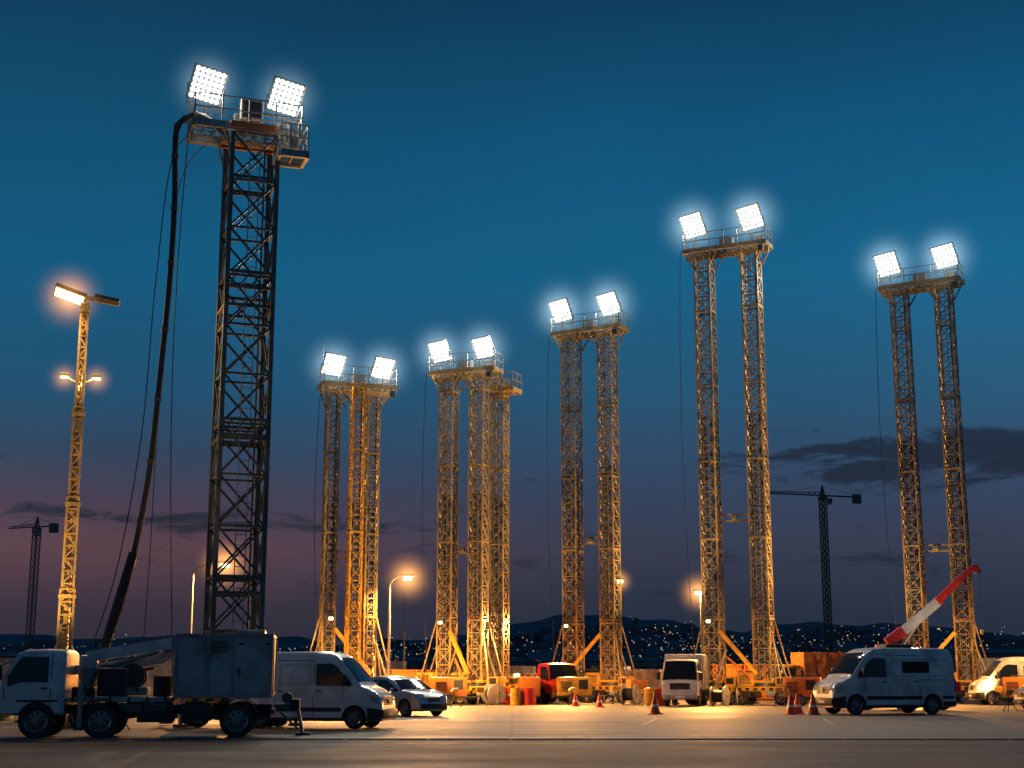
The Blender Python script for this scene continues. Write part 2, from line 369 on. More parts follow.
def carrier(parent,cx,cy,L=4.2,W=1.9):
    mb=MB()
    for sy in(-1,1): mb.beam((cx-L/2,cy+sy*.45,.75),(cx+L/2,cy+sy*.45,.75),.14,'yellow',.26)
    for i in range(5): mb.beam((cx-L/2+i*L/4,cy-.45,.75),(cx-L/2+i*L/4,cy+.45,.75),.1,'yellow',.2)
    mb.bbox((cx,cy,.93),(L*.98,W*.8,.07),'yellow',.015)
    ex=cx-L*.30; mb.bbox((ex,cy,1.34),(L*.30,W*.72,.72),'yellow',.05)
    for i in range(7): mb.box((ex,cy-W*.36-.008,1.12+i*.07),(L*.2,.02,.03),'black')
    mb.bbox((ex,cy,1.73),(L*.26,W*.6,.05),'black',.01)
    mb.cyl((ex-.3,cy,1.7),(ex-.3,cy,2.1),.05,'black')
    mb.bbox((cx+L*.34,cy-.1,1.22),(L*.2,W*.6,.5),'yellow',.04)
    mb.box((cx+L*.34,cy-.1-W*.3-.006,1.24),(L*.14,.012,.3),'black')
    mb.cyl((cx+L*.1,cy-.75,.58),(cx+L*.42,cy-.75,.58),.17,'greyp',n=16)
    for i in range(3): mb.bbox((cx-L*.42+i*.5,cy-.78,.55),(.42,.25,.34),'black',.03)
    for e in(-1,1):
        nb=10
        for i in range(nb):
            mb.box((cx+e*(L/2+.07),cy-W/2+(i+.5)*W/nb,.62),(.08,W/nb,.2),'black' if i%2 else 'yellow')
    nb=14
    for i in range(nb): mb.box((cx-L/2+(i+.5)*L/nb,cy-W*.4-.02,.83),(L/nb,.03,.13),'black' if i%2 else 'yellow')
    mb.cyl((cx,cy,.97),(cx,cy,1.15),.62,'dsteel',n=24); mb.bbox((cx,cy,1.22),(1.15,1.15,.14),'yellow',.03)
    for x in(-L*.36,L*.36):
        for sy in(-1,1): wheel(mb,cx+x,cy+sy*W*.42,.38,.26,sy)
    mb.build('carrier_chassis',parent,smooth=True)
    mb=MB()
    for x in(-L*.48,L*.48):
        for sy in(-1,1):
            a=Vector((cx+x,cy+sy*.4,.7)); b=Vector((cx+x*1.18,cy+sy*(W*.5+.75),.62))
            mb.beam(a,b,.13,'yellow',.16); mb.cyl(b+Vector((0,0,.28)),b-Vector((0,0,.5)),.06,'steel',n=10)
            mb.cyl(b-Vector((0,0,.58)),b-Vector((0,0,.5)),.22,'dsteel',n=14)
    mb.build('outriggers',parent)

def light_tower(loc,yaw,legs,H,lw,pl,panels,psize,kleg='ysteel',ptilt=28,pw=2400,chord=.085,br=.045,bay=.85,cross=(),style='X',kp='ysteel',braces=True,extra=None,hz=2.6,pyaw=0,roll=0,boom=1,ground_fill=0):
    rt=root('light_tower',loc,yaw)
    for i,lg in enumerate(legs):
        x,y=lg[:2]; kk=lg[2] if len(lg)>2 else kleg; hh=lg[3] if len(lg)>3 else H
        mb=MB(); lattice(mb,x,y,1.25,hh-.15,lw,bay,kk,chord,br,style)
        if kk!='dsteel':
            lattice(mb,x,y,1.3,hh*.62,lw*.62,bay*.8,'dsteel',chord*.7,br*.8,'Z')
        mb.beam((x-.16,y-lw*.5-.05,1.3),(x-.16,y-lw*.5-.05,hh-.2),.03,'steel'); mb.beam((x+.16,y-lw*.5-.05,1.3),(x+.16,y-lw*.5-.05,hh-.2),.03,'steel')
        z=1.5
        while z<hh-.3: mb.beam((x-.16,y-lw*.5-.05,z),(x+.16,y-lw*.5-.05,z),.025,'steel'); z+=.33
        z=4.5
        while z<hh-1:
            for sx in(-1,1):
                mb.beam((x+sx*(lw/2+.03),y-lw/2-.03,z),(x+sx*(lw/2+.03),y+lw/2+.03,z),.05,kk,.11)
                mb.beam((x-lw/2-.03,y+sx*(lw/2+.035),z+.003),(x+lw/2+.03,y+sx*(lw/2+.035),z+.003),.05,kk,.10)
            z+=4.3
        mb.cyl((x+lw*.3,y-.05,1.2),(x+lw*.3,y-.05,hh-.2),.035,'hose',n=6)
        mb.build('lattice_leg',rt)
        carrier(rt,x,y,L=3.4 if len(legs)>2 else 3.0)
    mb=MB()
    xs=[l[0] for l in legs[:2]]
    for zc in cross:
        for dz in(0,.35): mb.beam((xs[0],legs[0][1],zc+dz),(xs[-1],legs[-1][1] if len(legs)<3 else legs[1][1],zc+dz),.07,kleg,.09)
        mb.bbox(((xs[0]+xs[-1])/2,legs[0][1]-.1,zc+.18),(.35,.25,.25),'steel',.03)
    if braces:
        for s,l in((-1,legs[0]),(1,legs[min(1,len(legs)-1)])):
            x,y=l[:2]
            for sy in(-1,1):
                mb.beam((x+s*lw/2,y+sy*lw/2,4.6),(x+s*(lw/2+.75),y+sy*1.1,1.0),.06,kleg)
            mb.cyl((x+s*(lw/2+.08),y,3.2),(x+s*(lw/2+.85),y,1.0),.06,'steel',n=8)
        a=legs[0];b=legs[min(1,len(legs)-1)]
        if boom>0:
            mb.beam((a[0]+lw/2,a[1]-lw/2-.03,3.9),(b[0]-.1,b[1]-1.1,1.6),.15,'yellow',.2)
            mb.beam((a[0]+lw/2+.3,a[1]-.6,2.6),(b[0]-.3,b[1]-1.25,1.35),.08,'orange',.1)
        else:
            mb.beam((b[0]-lw/2,b[1]-lw/2-.03,3.9),(a[0]+.1,a[1]-1.1,1.6),.15,'yellow',.2)
        mb.cyl((a[0]+.3,a[1]-.9,1.0),(a[0]+.9,a[1]-.75,2.9),.06,'steel',n=8)
    mb.build('cross_braces',rt)
    mb=MB(); x0,x1,y0,y1=pl
    platform(mb,x0,x1,y0,y1,H,kp)
    for l in legs:
        for s in(-1,1):
            tx=max(x0+.1,min(x1-.1,l[0]+s*1.0)); mb.beam((l[0]+s*lw/2,y0+.1,H-1.0),(tx,y0+.1,H-.1),.07,kp); mb.beam((l[0]+s*lw/2,y1-.1,H-1.0),(tx,y1-.1,H-.1),.07,kp)
    mb.beam((x0,(y0+y1)/2,H-.28),(x1,(y0+y1)/2,H-.28),.2,kp,.26)
    mb.bbox((x0+(x1-x0)*.5,(y0+y1)/2,H+.42),(.8,.5,.55),'steel',.04)
    mb.bbox((x1-.5,(y0+y1)/2+.1,H+.38),(.5,.4,.5),'greyp',.04)
    mb.cyl((x0+.2,y1-.2,H+.1),(x0+.2,y1-.2,H+2.3),.02,'steel',n=6)
    mb.bbox((x1-.25,y0,H-.35),(.3,.25,.35),'dsteel',.03)
    if extra: extra(mb)
    mb.build('work_platform',rt)
    for i,(px,pz,py) in enumerate(panels): flood_panel(rt,(px,py,H+pz),psize,pyaw,ptilt+(i*3-1),power=pw,hz=hz,roll=roll)
    if ground_fill:  # warm flood added on the leg, made up to carry the ground glow
        lg=legs[0]; a=Vector((lg[0],lg[1]-lw/2-.45,4.4))
        mb=MB(); mb.beam((lg[0],lg[1]-lw/2,4.5),(lg[0],lg[1]-lw/2-.4,4.5),.06,'steel'); mb.bbox(a+Vector((0,.08,.08)),(.4,.22,.3),'dsteel',.03); mb.box(a+Vector((0,-.04,-.02)),(.22,.03,.14),'ledwarm'); mb.build('ground_fill_head',rt)
        inv=Matrix.Rotation(R(-yaw),4,'Z'); tgt=a+(inv@Vector((-loc[0]*.12,-12,-4.4)))
        lamp('ground_fill_lamp','SPOT',a+Vector((0,-.2,-.05)),rt,ground_fill,(1,.43,.10),target=tgt,size=.3,cone=140,blend=.9)
    mb=MB(); pts=[]
    for i in range(25):
        t=i/24; pts.append((x0-.15-math.sin(t*math.pi)*.35*(1-t*.3)+t*.3,y0,H*(1-t)+1.0*t))
    mb.tube(pts,.018,'hose',5); mb.build('feed_cable',rt)
    return rt

def t1x(mb):
    mb.bbox((-.1,-.2,19.85),(.75,.5,.75),'steel',.04); mb.box((-.1,-.46,19.85),(.6,.02,.55),'black')
    platform(mb,.70,1.6,-1.4,-.4,18.15,'steel',rail=1.0)
T1=light_tower((-8.65,45,0),20,[(0,0,'dsteel')],19.05,1.48,(-2.0,1.5,-.85,.85),[(-1.55,1.55,-.2),(1.05,1.5,-.2)],1.16,
    kleg='dsteel',pw=1800,chord=.14,br=.065,bay=1.62,style='X',kp='steel',braces=False,extra=t1x,hz=1.8,pyaw=14,roll=4)
mb=MB()
mb.box((-.1,-.92,19.1),(1.5,.05,.22),'orange'); mb.beam((-1.0,0,18.7),(1.0,0,18.7),.5,'orange',.12)
for z in (4,8.9,13.7):
    for dz in(0,.5):
        for s in(-1,1):
            mb.beam((-.74,s*.79,z+dz),(.74,s*.79,z+dz),.1,'dsteel'); 
    for i in range(4):
        mb.beam((-.74+.37*i,-.79,z),(-.74+.37*(i+1),-.79,z+.5),.05,'dsteel')
mb.build('mast_collars',T1)

light_tower((-8.3,75,0),20,[(-1.25,.1),(.98,.3),(-.1,-.7,'yellow')],16.6,.62,(-1.95,2.0,-.75,.75),[(-1.35,1.1,-.3),(1.35,1.1,-.3)],1.22,cross=(7.5,),hz=2.4,pyaw=12,roll=3,ground_fill=6000)
def t3x(mb): platform(mb,1.0,2.2,1.4,2.8,17.7,'ysteel',rail=1.0)
light_tower((-2.55,80,0),-22,[(-1.15,0),(.72,0),(1.07,2.2)],18.5,.80,(-2.1,1.9,-.7,.7),[(-1.65,1.3,-.3),(1.1,1.3,-.3)],1.25,cross=(8.2,),extra=t3x,hz=2.5,pyaw=-10,roll=-4,ground_fill=8500)
light_tower((4.75,85,0),-30,[(-1.3,0),(1.15,0)],22.1,.88,(-2.3,2.3,-.7,.7),[(-1.85,1.5,-.3),(1.45,1.5,-.3)],1.42,cross=(9.2,),hz=2.8,pyaw=-8,roll=-4,boom=-1,ground_fill=10000)
light_tower((12.2,78,0),-26,[(-1.4,0),(1.35,0)],25.2,.88,(-2.4,2.4,-.7,.7),[(-1.9,1.6,-.3),(1.5,1.6,-.3)],1.42,cross=(9.8,),hz=2.8,pyaw=-10,roll=-5,ground_fill=8500)
light_tower((24.3,82,0),-30,[(-1.35,0),(1.25,0)],24.2,.88,(-2.4,2.3,-.7,.7),[(-1.9,1.5,-.3),(1.5,1.5,-.3)],1.42,cross=(8.5,),hz=2.8,pyaw=-8,roll=-5,boom=-1,ground_fill=8500)

# hanging supply hose
mb=MB()
pts=[(-9.3,44.3,18.85),(-10.1,44,19.4),(-10.67,44,19.3),(-10.94,44,18.76),(-10.87,44,16.5),(-10.9,44,13.87),(-11.06,44,10.6),(-11.23,44,7.77),(-11.57,44,5.27),(-11.88,44,3.75),(-12.25,44,2.5),(-12.7,44,1.2)]
sm=cat(pts,10)
mb.tube(sm,.095,'hose',10)
for i in range(6,len(sm),7): 
    d=(sm[min(i+1,len(sm)-1)]-sm[i-1]).normalized(); mb.cyl(sm[i]-d*.06,sm[i]+d*.06,.125,'dsteel',n=10)
mb.cyl((-11.6,44,5.2),(-12.35,44,2.25),.15,'black',n=12); mb.cyl((-12.3,44,2.4),(-12.75,44,1.0),.2,'dsteel',n=12)
mb.bbox((-12.8,44,.7),(1.2,1.0,1.4),'yellow',.06)
for s in(-1,1): wheel(mb,-12.8,44+s*.55,.3,.2,s)
mb.build('supply_hose',smooth=True)
mb=MB()
mb.tube(cat([(-9.9,44.6,19.0),(-11.1,44.6,18.4),(-11.5,44.6,14),(-11.7,44.6,9),(-12.3,44.6,4.5),(-13.2,44.6,1.5)],8),.018,'hose',5)
mb.tube(cat([(-9.9,44.8,19.0),(-11.0,44.8,17),(-11.25,44.8,10),(-11.3,44.8,5),(-11.4,44.8,1.0)],8),.014,'hose',5)
mb.build('guy_cable')

# telescopic mast on far left
rt=root('telescopic_light_mast',(-15.4,50,0),16)
mb=MB()
zs=[.9,4.2,7.4,10.6,14.4]; ws=[.46,.38,.31,.24]
for i in range(4):
    lattice(mb,0,0,zs[i],zs[i+1]+.25,ws[i],.42,'ysteel',.075,.05,'Z')
    mb.box((0,0,zs[i+1]),(ws[i]+.12,ws[i]+.12,.12),'ysteel')
    mb.cyl((0,0,zs[i]),(0,0,zs[i+1]),ws[i]*.28,'ysteel',n=10)
mb.beam((0,0,14.4),(0,0,14.9),.1,'steel')
mb.beam((-.9,0,15.02),(1.2,0,14.72),.14,'ysteel',.14)
mb.M=Matrix.Translation((.75,0,14.86))@Matrix.Rotation(R(9),4,'Y'); mb.bbox((0,0,0),(.9,.6,.14),'dsteel',.03); mb.M=Matrix.Identity(4)
for s in(-1,1):
    mb.beam((0,0,11.7),(s*.5,0,11.95),.05,'steel')
    mb.bbox((s*.55,0,12.0),(.34,.26,.13),'dsteel',.02); mb.box((s*.55,-.03,11.925),(.26,.2,.03),'ledwarm')
for s in((-1,-1),(1,-1),(1,1),(-1,1)):
    mb.beam((s[0]*.2,s[1]*.2,2.6),(s[0]*1.2,s[1]*1.2,.1),.07,'ysteel'); mb.cyl((s[0]*1.2,s[1]*1.2,0),(s[0]*1.2,s[1]*1.2,.08),.2,'dsteel')
mb.bbox((0,0,.7),(1.4,.9,.8),'yellow',.05)
mb.build('mast',rt)
mb=MB(); mb.M=Matrix.Translation((-.55,-.1,14.9))@Matrix.Rotation(R(18),4,'Y')@Matrix.Rotation(R(62),4,'X')
mb.bbox((0,.05,0),(1.15,.16,.6),'dsteel',.03)
for i in range(5):
    for j in range(2): mb.box((-.42+i*.21,-.04,-.12+j*.24),(.17,.02,.2),'ledwarm')
mb.build('lamp_head',rt)
lamp('mast_lamp','SPOT',(-.75,-.35,14.7),rt,1800,(1,.55,.2),target=(-.9,-6,4),size=.3,cone=150,blend=.8)
lamp('mast_down_lamp','SPOT',(-.5,-.45,14.4),rt,1200,(1,.6,.25),target=(0,0,4),size=.1,cone=60,blend=.8)
for s in(-1,1): lamp('side_lamp','POINT',(s*.55,-.1,11.75),rt,90,(1,.6,.25),size=.1); bloom_ball(rt,(s*.55,-.05,11.9),.9,'bloomo')
bloom_ball(rt,(-.55,-.1,14.85),1.7,'bloomo')

# ------------------------------------------------------------ street lamps
def street_lamp(loc,h,arm,yaw,power=900,lit=True,hz=2.0):
    rt=root('street_lamp',loc,yaw); mb=MB()
    mb.cyl((0,0,0),(0,0,.5),.13,'steel',n=14); mb.cyl((0,0,.5),(0,0,h-.6),.085,'steel',r2=.05,n=12)
    pts=[Vector((0,0,h-.6))]
    for i in range(1,9):
        t=i/8; pts.append(Vector((arm*(1-math.cos(t*math.pi/2)) if t<1 else arm,0,h-.6+.6*math.sin(t*math.pi/2))))
    mb.tube(pts,.04,'steel',8)
    mb.build('pole',rt,smooth=True)
    mb=MB(); mb.bbox((arm+.3,0,h+.04),(.75,.3,.13),'steel',.04); mb.bbox((arm+.32,0,h-.12),(.46,.28,.2),'ledwarm' if lit else 'lens',.09)
    mb.build('lamp_head',rt)
    if lit:
        lamp('lamp_light','SPOT',(arm+.32,0,h-.3),rt,power,(1,.44,.11),target=(arm+.32,-1.2,0),size=.15,cone=168,blend=.4)
        bloom_ball(rt,(arm+.32,0,h-.1),hz,'bloomo')
street_lamp((-15.5,70,0),6.9,1.2,0,9000)
street_lamp((-6.35,75,0),6.6,.6,0,9000)
street_lamp((-7.06,95,0),7.9,.0,60,1500,lit=False)
street_lamp((11.75,90,0),6.7,-.2,180,9000)
street_lamp((6.75,96,0),7.8,.1,0,7000,hz=1.4)
street_lamp((31.5,72,0),7.2,1.2,180,9000)

# added fill spots on tripods, made up to light the masts and bases
def fill_light(loc,target,power,col=(1,.56,.18),cone=55):
    rt=root('fill_light',loc,0); mb=MB()
    for a in(0,120,240): mb.beam((0,0,.55),(.35*math.cos(R(a)),.35*math.sin(R(a)),.02),.03,'black')
    mb.cyl((0,0,.5),(0,0,.75),.02,'black',n=6); mb.build('tripod',rt)
    d=(Vector(target)-Vector(loc)-Vector((0,0,.85)))
    q=d.to_track_quat('-Y','Z').to_matrix().to_4x4()
    mb=MB(); mb.M=Matrix.Translation((0,0,.85))@q; mb.bbox((0,.05,0),(.36,.12,.28),'yellow',.02); mb.box((0,-.016,0),(.3,.015,.22),'ledwarm'); mb.build('lamp_head',rt)
    off=d.normalized()*.15
    lamp('fill_lamp','SPOT',(off.x,off.y,.85+off.z),rt,power,col,target=(target[0]-loc[0],target[1]-loc[1],target[2]-loc[2]),size=.12,cone=cone,blend=1)
for (x,y,h,f) in ((-8.3,75,16.6,1.),(-2.4,80,18.5,1.15),(4.75,85,22.1,1.4),(12.2,78,25.2,1.5),(24.3,82,24.2,1.5)):
    fill_light((x+5.5,y-4.0,0),(x,y,h*.68),h*h*25*f,cone=60)
    fill_light((x-5.0,y-1.5,0),(x,y,h*.55),h*h*7*f,cone=60)
    fill_light((x+.8,y-6.5,0),(x,y,2.6),1300,col=(1,.52,.17),cone=60)
fill_light((-11.0,41,0),(-8.65,45,14),1500,cone=50)
fill_light((-16.6,46.5,0),(-15.4,50,8),5500,cone=70)

# ------------------------------------------------------------ vehicles
def lerp(pts,x):
    if x<=pts[0][0]: return pts[0][1]
    for (a,b),(c,d) in zip(pts,pts[1:]):
        if x<=c: return b+(d-b)*(x-a)/(c-a) if c>a else d
    return pts[-1][1]
class Body:
    def __init__(s,L,top,zb,w,k,belt,r=.12,crown=.03,er=.10,ef=.06):
        s.L=L;s.top=top;s.zb=zb;s.w=w;s.k=k;s.belt=belt;s.r=r;s.crown=crown;s.er=er;s.ef=ef
    def hw(s,x):
        a,b=s.top[0][0],s.top[-1][0]; t=(x-(a+b)/2)/((b-a)/2)
        e=s.ef if t<0 else s.er
        return s.w*(1-e*abs(t)**10-(e*.5)*abs(t)**30)
    def W(s,x,z): return s.hw(x)*(1-s.k*max(0,z-s.belt))
    def ring(s,x):
        zt=lerp(s.top,x); r=min(s.r,(zt-s.zb)*.3); zb=s.zb; h=[(s.hw(x)*.88,zb)]
        for i in range(8):
            z=zb+.06+(zt-r-zb-.06)*i/7; h.append((s.W(x,z),z))
        Wt=s.W(x,zt-r)-r
        for a in(30,60,90): h.append((Wt+r*math.cos(R(a)),zt-r+r*math.sin(R(a))))
        for f in(.66,.33): h.append((Wt*f,zt+s.crown*(1-f*f)))
        full=[(0,zb)]+h+[(0,zt+s.crown)]+[(-y,z) for (y,z) in reversed(h)]
        return [(x,y,z) for y,z in full]
    def stations(s):
        a,b=s.top[0][0],s.top[-1][0]; xs=set(p[0] for p in s.top)
        for i in range(41): xs.add(a+(b-a)*i/40)
        xs=sorted(xs); o=[xs[0]]
        for x in xs[1:]:
            if x-o[-1]>.012: o.append(x)
        return o
    def mesh(s,name,parent,paint,arches=(),loc=(0,0,0)):
        xs=s.stations(); mb=MB(); vs=[];fs=[]
        n=None
        for x in xs:
            rg=s.ring(x); n=len(rg); vs+=rg
        for i in range(len(xs)-1):
            for j in range(n): fs.append((i*n+j,i*n+(j+1)%n,(i+1)*n+(j+1)%n,(i+1)*n+j))
        fs.append(tuple(range(n-1,-1,-1))); fs.append(tuple((len(xs)-1)*n+j for j in range(n)))
        mb.add(vs,fs,paint); mb.mi('under')
        o=mb.build(name,parent,loc=loc)
        bm=bmesh.new(); bm.from_mesh(o.data); bmesh.ops.recalc_face_normals(bm,faces=bm.faces); bm.to_mesh(o.data); bm.free()
        if arches:
            cb=MB(); cb.mats=[paint,'under']
            for (ax,ar,az) in arches:
                for sy in(-1,1): cb.cyl((ax,sy*(s.w-.34),az),(ax,sy*(s.w+.3),az),ar,'under',n=32)
            c=cb.build('cut',None); bm=bmesh.new(); bm.from_mesh(c.data); bmesh.ops.recalc_face_normals(bm,faces=bm.faces); bm.to_mesh(c.data); bm.free()
            par=o.parent; o.parent=None
            md=o.modifiers.new('b','BOOLEAN'); md.operation='DIFFERENCE'; md.object=c; md.solver='EXACT'
            bpy.context.view_layer.update()
            dg=bpy.context.evaluated_depsgraph_get(); me=bpy.data.meshes.new_from_object(o.evaluated_get(dg))
            o.modifiers.clear()
            if len(me.polygons)>50: o.data=me
            bpy.data.objects.remove(c); o.parent=par
        o.data.polygons.foreach_set('use_smooth',[True]*len(o.data.polygons)); sharpen(o.data,28)
        return o
    def tp(s,mb,x0,x1,f0,f1,k,off=.012,nx=8,ny=10,fb=None):
        vs=[];fs=[]
        for i in range(nx+1):
            x=x0+(x1-x0)*i/nx; zt=lerp(s.top,x); r=min(s.r,(zt-s.zb)*.3); Wt=s.W(x,zt-r)-r*.5
            dx=.01; sl=(lerp(s.top,x+dx)-lerp(s.top,x-dx))/(2*dx); nn=Vector((-sl,0,1)).normalized()
            g0,g1=(f0,f1) if fb is None else (f0+(fb[0]-f0)*i/nx,f1+(fb[1]-f1)*i/nx)
            for j in range(ny+1):
                f=g0+(g1-g0)*j/ny
                vs.append(Vector((x,Wt*f,zt+s.crown*(1-f*f)-(.5*r*max(0,abs(f)-.9)*3 if abs(f)>.9 else 0)))+nn*off)
        for i in range(nx):
            for j in range(ny): fs.append((i*(ny+1)+j,(i+1)*(ny+1)+j,(i+1)*(ny+1)+j+1,i*(ny+1)+j+1))
        mb.add(vs,fs,k)
    def sd(s,mb,cols,k,off=.010,sides=(-1,1)):
        C=[]
        for a,b in zip(cols,cols[1:]):
            for i in range(4): t=i/4; C.append(tuple(a[q]+(b[q]-a[q])*t for q in range(3)))
        C.append(cols[-1])
        for sy in sides:
            vs=[];fs=[];n=4
            for (x,z0,z1) in C:
                for j in range(n):
                    z=z0+(z1-z0)*j/(n-1); vs.append((x,sy*(s.W(x,z)+off),z))
            for i in range(len(C)-1):
                for j in range(n-1):
                    f=(i*n+j,i*n+j+1,(i+1)*n+j+1,(i+1)*n+j); fs.append(f if sy>0 else f[::-1])
            mb.add(vs,fs,k)
    def seam(s,mb,x0,z0,x1,z1,w=.022):
        if abs(x1-x0)<.03: s.sd(mb,[(x0-w/2,z0,z1),(x0+w/2,z0,z1)],'under',.004)
        else:
            if x0>x1: x0,z0,x1,z1=x1,z1,x0,z0
            s.sd(mb,[(x0,z0-w/2,z0+w/2),(x1,z1-w/2,z1+w/2)],'under',.004)

def van(loc,rz,sc=1.,paint='white',rearwin=True,name='delivery_van',stripe=None):
    rt=root(name,loc,rz,(sc,)*3)
    top=[(-2.80,2.20),(-2.77,2.42),(-2.68,2.54),(-2.4,2.60),(0.3,2.62),(.85,2.58),(1.10,2.48),(1.35,2.28),(1.95,1.60),(2.05,1.46),(2.3,1.36),(2.6,1.20),(2.72,1.08),(2.78,.85),(2.81,.62),(2.82,.42)]
    B=Body(5.6,top,.28,.99,.10,1.25,r=.14,crown=.03,er=.16)
    B.mesh('body',rt,paint,[(1.85,.44,.37),(-1.65,.44,.37)])
    mb=MB()
    B.tp(mb,1.20,1.97,-.93,.93,'glass',.012,fb=(-1.0,1.0))
    B.sd(mb,[(.42,1.46,2.20),(.95,1.46,2.22),(1.12,1.46,2.15),(1.72,1.44,1.56)],'glass')
    if rearwin: B.sd(mb,[(-.95,1.55,2.12),(.1,1.55,2.14)],'glass'); B.sd(mb,[(-2.3,1.55,2.1),(-1.2,1.55,2.12)],'glass')
    mb.box((-2.815,.45,1.75),(.012,.6,.6),'glass'); mb.box((-2.815,-.45,1.75),(.012,.6,.6),'glass')
    mb.build('windows',rt,smooth=True)
    mb=MB()
    B.seam(mb,.34,.42,.34,2.3); B.seam(mb,1.42,.9,1.42,1.42); B.seam(mb,-1.08,.42,-1.08,2.3); B.seam(mb,-1.08,1.35,-2.75,1.35,.03); B.seam(mb,.34,2.32,-1.08,2.32)
    for (xa,xb) in((-2.55,-1.25),(-.92,.2)):
        if not rearwin:
            B.seam(mb,xa,1.5,xb,1.5,.014); B.seam(mb,xa,2.16,xb,2.16,.014); B.seam(mb,xa,1.5,xa,2.16,.014); B.seam(mb,xb,1.5,xb,2.16,.014)
    B.sd(mb,[(-2.7,.60,.72),(-2.12,.60,.72)],'black',.015); B.sd(mb,[(-1.18,.58,.72),(1.38,.58,.72)],'black',.015)
    B.sd(mb,[(-2.78,.3,.5),(-2.12,.3,.5)],'black',.012); B.sd(mb,[(2.32,.3,.72),(2.80,.3,.66)],'black',.014)
    B.sd(mb,[(-1.2,.28,.38),(1.4,.28,.38)],'black',.012)
    mb.bbox((2.80,0,.50),(.14,1.66,.30),'black',.05)
    B.tp(mb,2.725,2.79,-.62,.62,'black',.014)
    for z in(.84,.93,1.02): mb.box((lerp([(a[1],a[0]) for a in sorted(top[-4:],key=lambda q:q[1])],z)+.025,0,z),(.012,1.0,.022),'rim')
    mb.cyl((2.80,0,.96),(2.83,0,.96),.09,'rim',n=18)
    mb.box((2.875,0,.5),(.01,.5,.11),'conew')
    for sy in(-1,1):
        mb.bbox((.55,sy*1.0,1.28),(.2,.04,.04),'black',.01); mb.bbox((-.9,sy*1.0,1.28),(.2,.04,.04),'black',.01)
        mb.bbox((1.55,sy*1.16,1.66),(.16,.2,.34),'black',.04); mb.beam((1.6,sy*.95,1.5),(1.56,sy*1.1,1.56),.06,'black')
        mb.box((-2.80,sy*.88,1.15),(.03,.12,.5),'tail')
        mb.box((-2.1,sy*.6,2.645),(.06,.06,.02),'black')
    if stripe: B.sd(mb,[(-2.7,1.0,1.14),(-.4,1.0,1.14),(1.3,.86,.9)],stripe,.006)
    mb.build('trim',rt,smooth=True)
    mb=MB()
    for f in((-.99,-.62),(.62,.99)): B.tp(mb,2.50,2.76,f[0],f[1],'lens',.014,nx=6,ny=4)
    B.sd(mb,[(2.42,.98,1.16),(2.72,.82,1.04)],'lens',.012)
    mb.build('headlamps',rt,smooth=True)
    mb=MB()
    for x in(1.85,-1.65):
        for sy in(-1,1): wheel(mb,x,sy*.86,.37,.24,sy)
    mb.box((0,0,.35),(5.0,1.2,.2),'under')
    mb.build('wheels',rt,smooth=True,ang=50)
    return rt,B

def hatchback(loc,rz,paint='silver'):
    rt=root('parked_car',loc,rz)
    top=[(-2.0,.80),(-1.97,.95),(-1.88,1.08),(-1.62,1.38),(-1.35,1.45),(-.6,1.50),(.05,1.46),(.35,1.36),(1.05,.98),(1.5,.92),(1.8,.80),(1.93,.66),(1.99,.50),(2.0,.35)]
    B=Body(4,top,.2,.87,.30,.88,r=.10,crown=.03,er=.2,ef=.12)
    B.mesh('body',rt,paint,[(1.25,.37,.31),(-1.25,.37,.31)])
    mb=MB()
    B.tp(mb,.38,1.03,-.86,.86,'glass',.010,fb=(-1,1)); B.tp(mb,-1.84,-1.60,-.9,.9,'glass',.012)
    B.sd(mb,[(-1.5,.98,1.22),(-1.2,.95,1.34),(-.5,.93,1.37)],'glass'); B.sd(mb,[(-.42,.93,1.37),(.08,.93,1.34),(.85,.93,.98)],'glass')
    mb.build('windows',rt,smooth=True)
    mb=MB(); B.seam(mb,-.46,.35,-.46,.92); B.seam(mb,.68,.35,.68,.92)
    mb.bbox((1.97,0,.38),(.08,1.3,.2),'black',.03); B.tp(mb,1.93,1.985,-.5,.5,'black',.012)
    for sy in(-1,1):
        mb.bbox((.6,sy*.93,1.0),(.12,.16,.12),paint,.03); mb.bbox((-.3,sy*.885,.86),(.14,.03,.03),'rim',.008)
    B.sd(mb,[(-.85,.2,.3),(.85,.2,.3)],'black',.01)
    mb.build('trim',rt,smooth=True)
    mb=MB()
    for f in((-.98,-.58),(.58,.98)): B.tp(mb,1.74,1.92,f[0],f[1],'lens',.012,nx=5,ny=4)
    B.sd(mb,[(1.55,.72,.82),(1.85,.66,.76)],'lens',.01); B.sd(mb,[(-1.95,.8,1.0),(-1.7,.85,1.08)],'tail',.01)
    mb.build('lights',rt,smooth=True)
    mb=MB()
    for x in(1.25,-1.25):
        for sy in(-1,1): wheel(mb,x,sy*.76,.31,.2,sy)
    mb.box((0,0,.27),(3.4,1.1,.16),'under'); mb.build('wheels',rt,smooth=True,ang=50)
    return rt

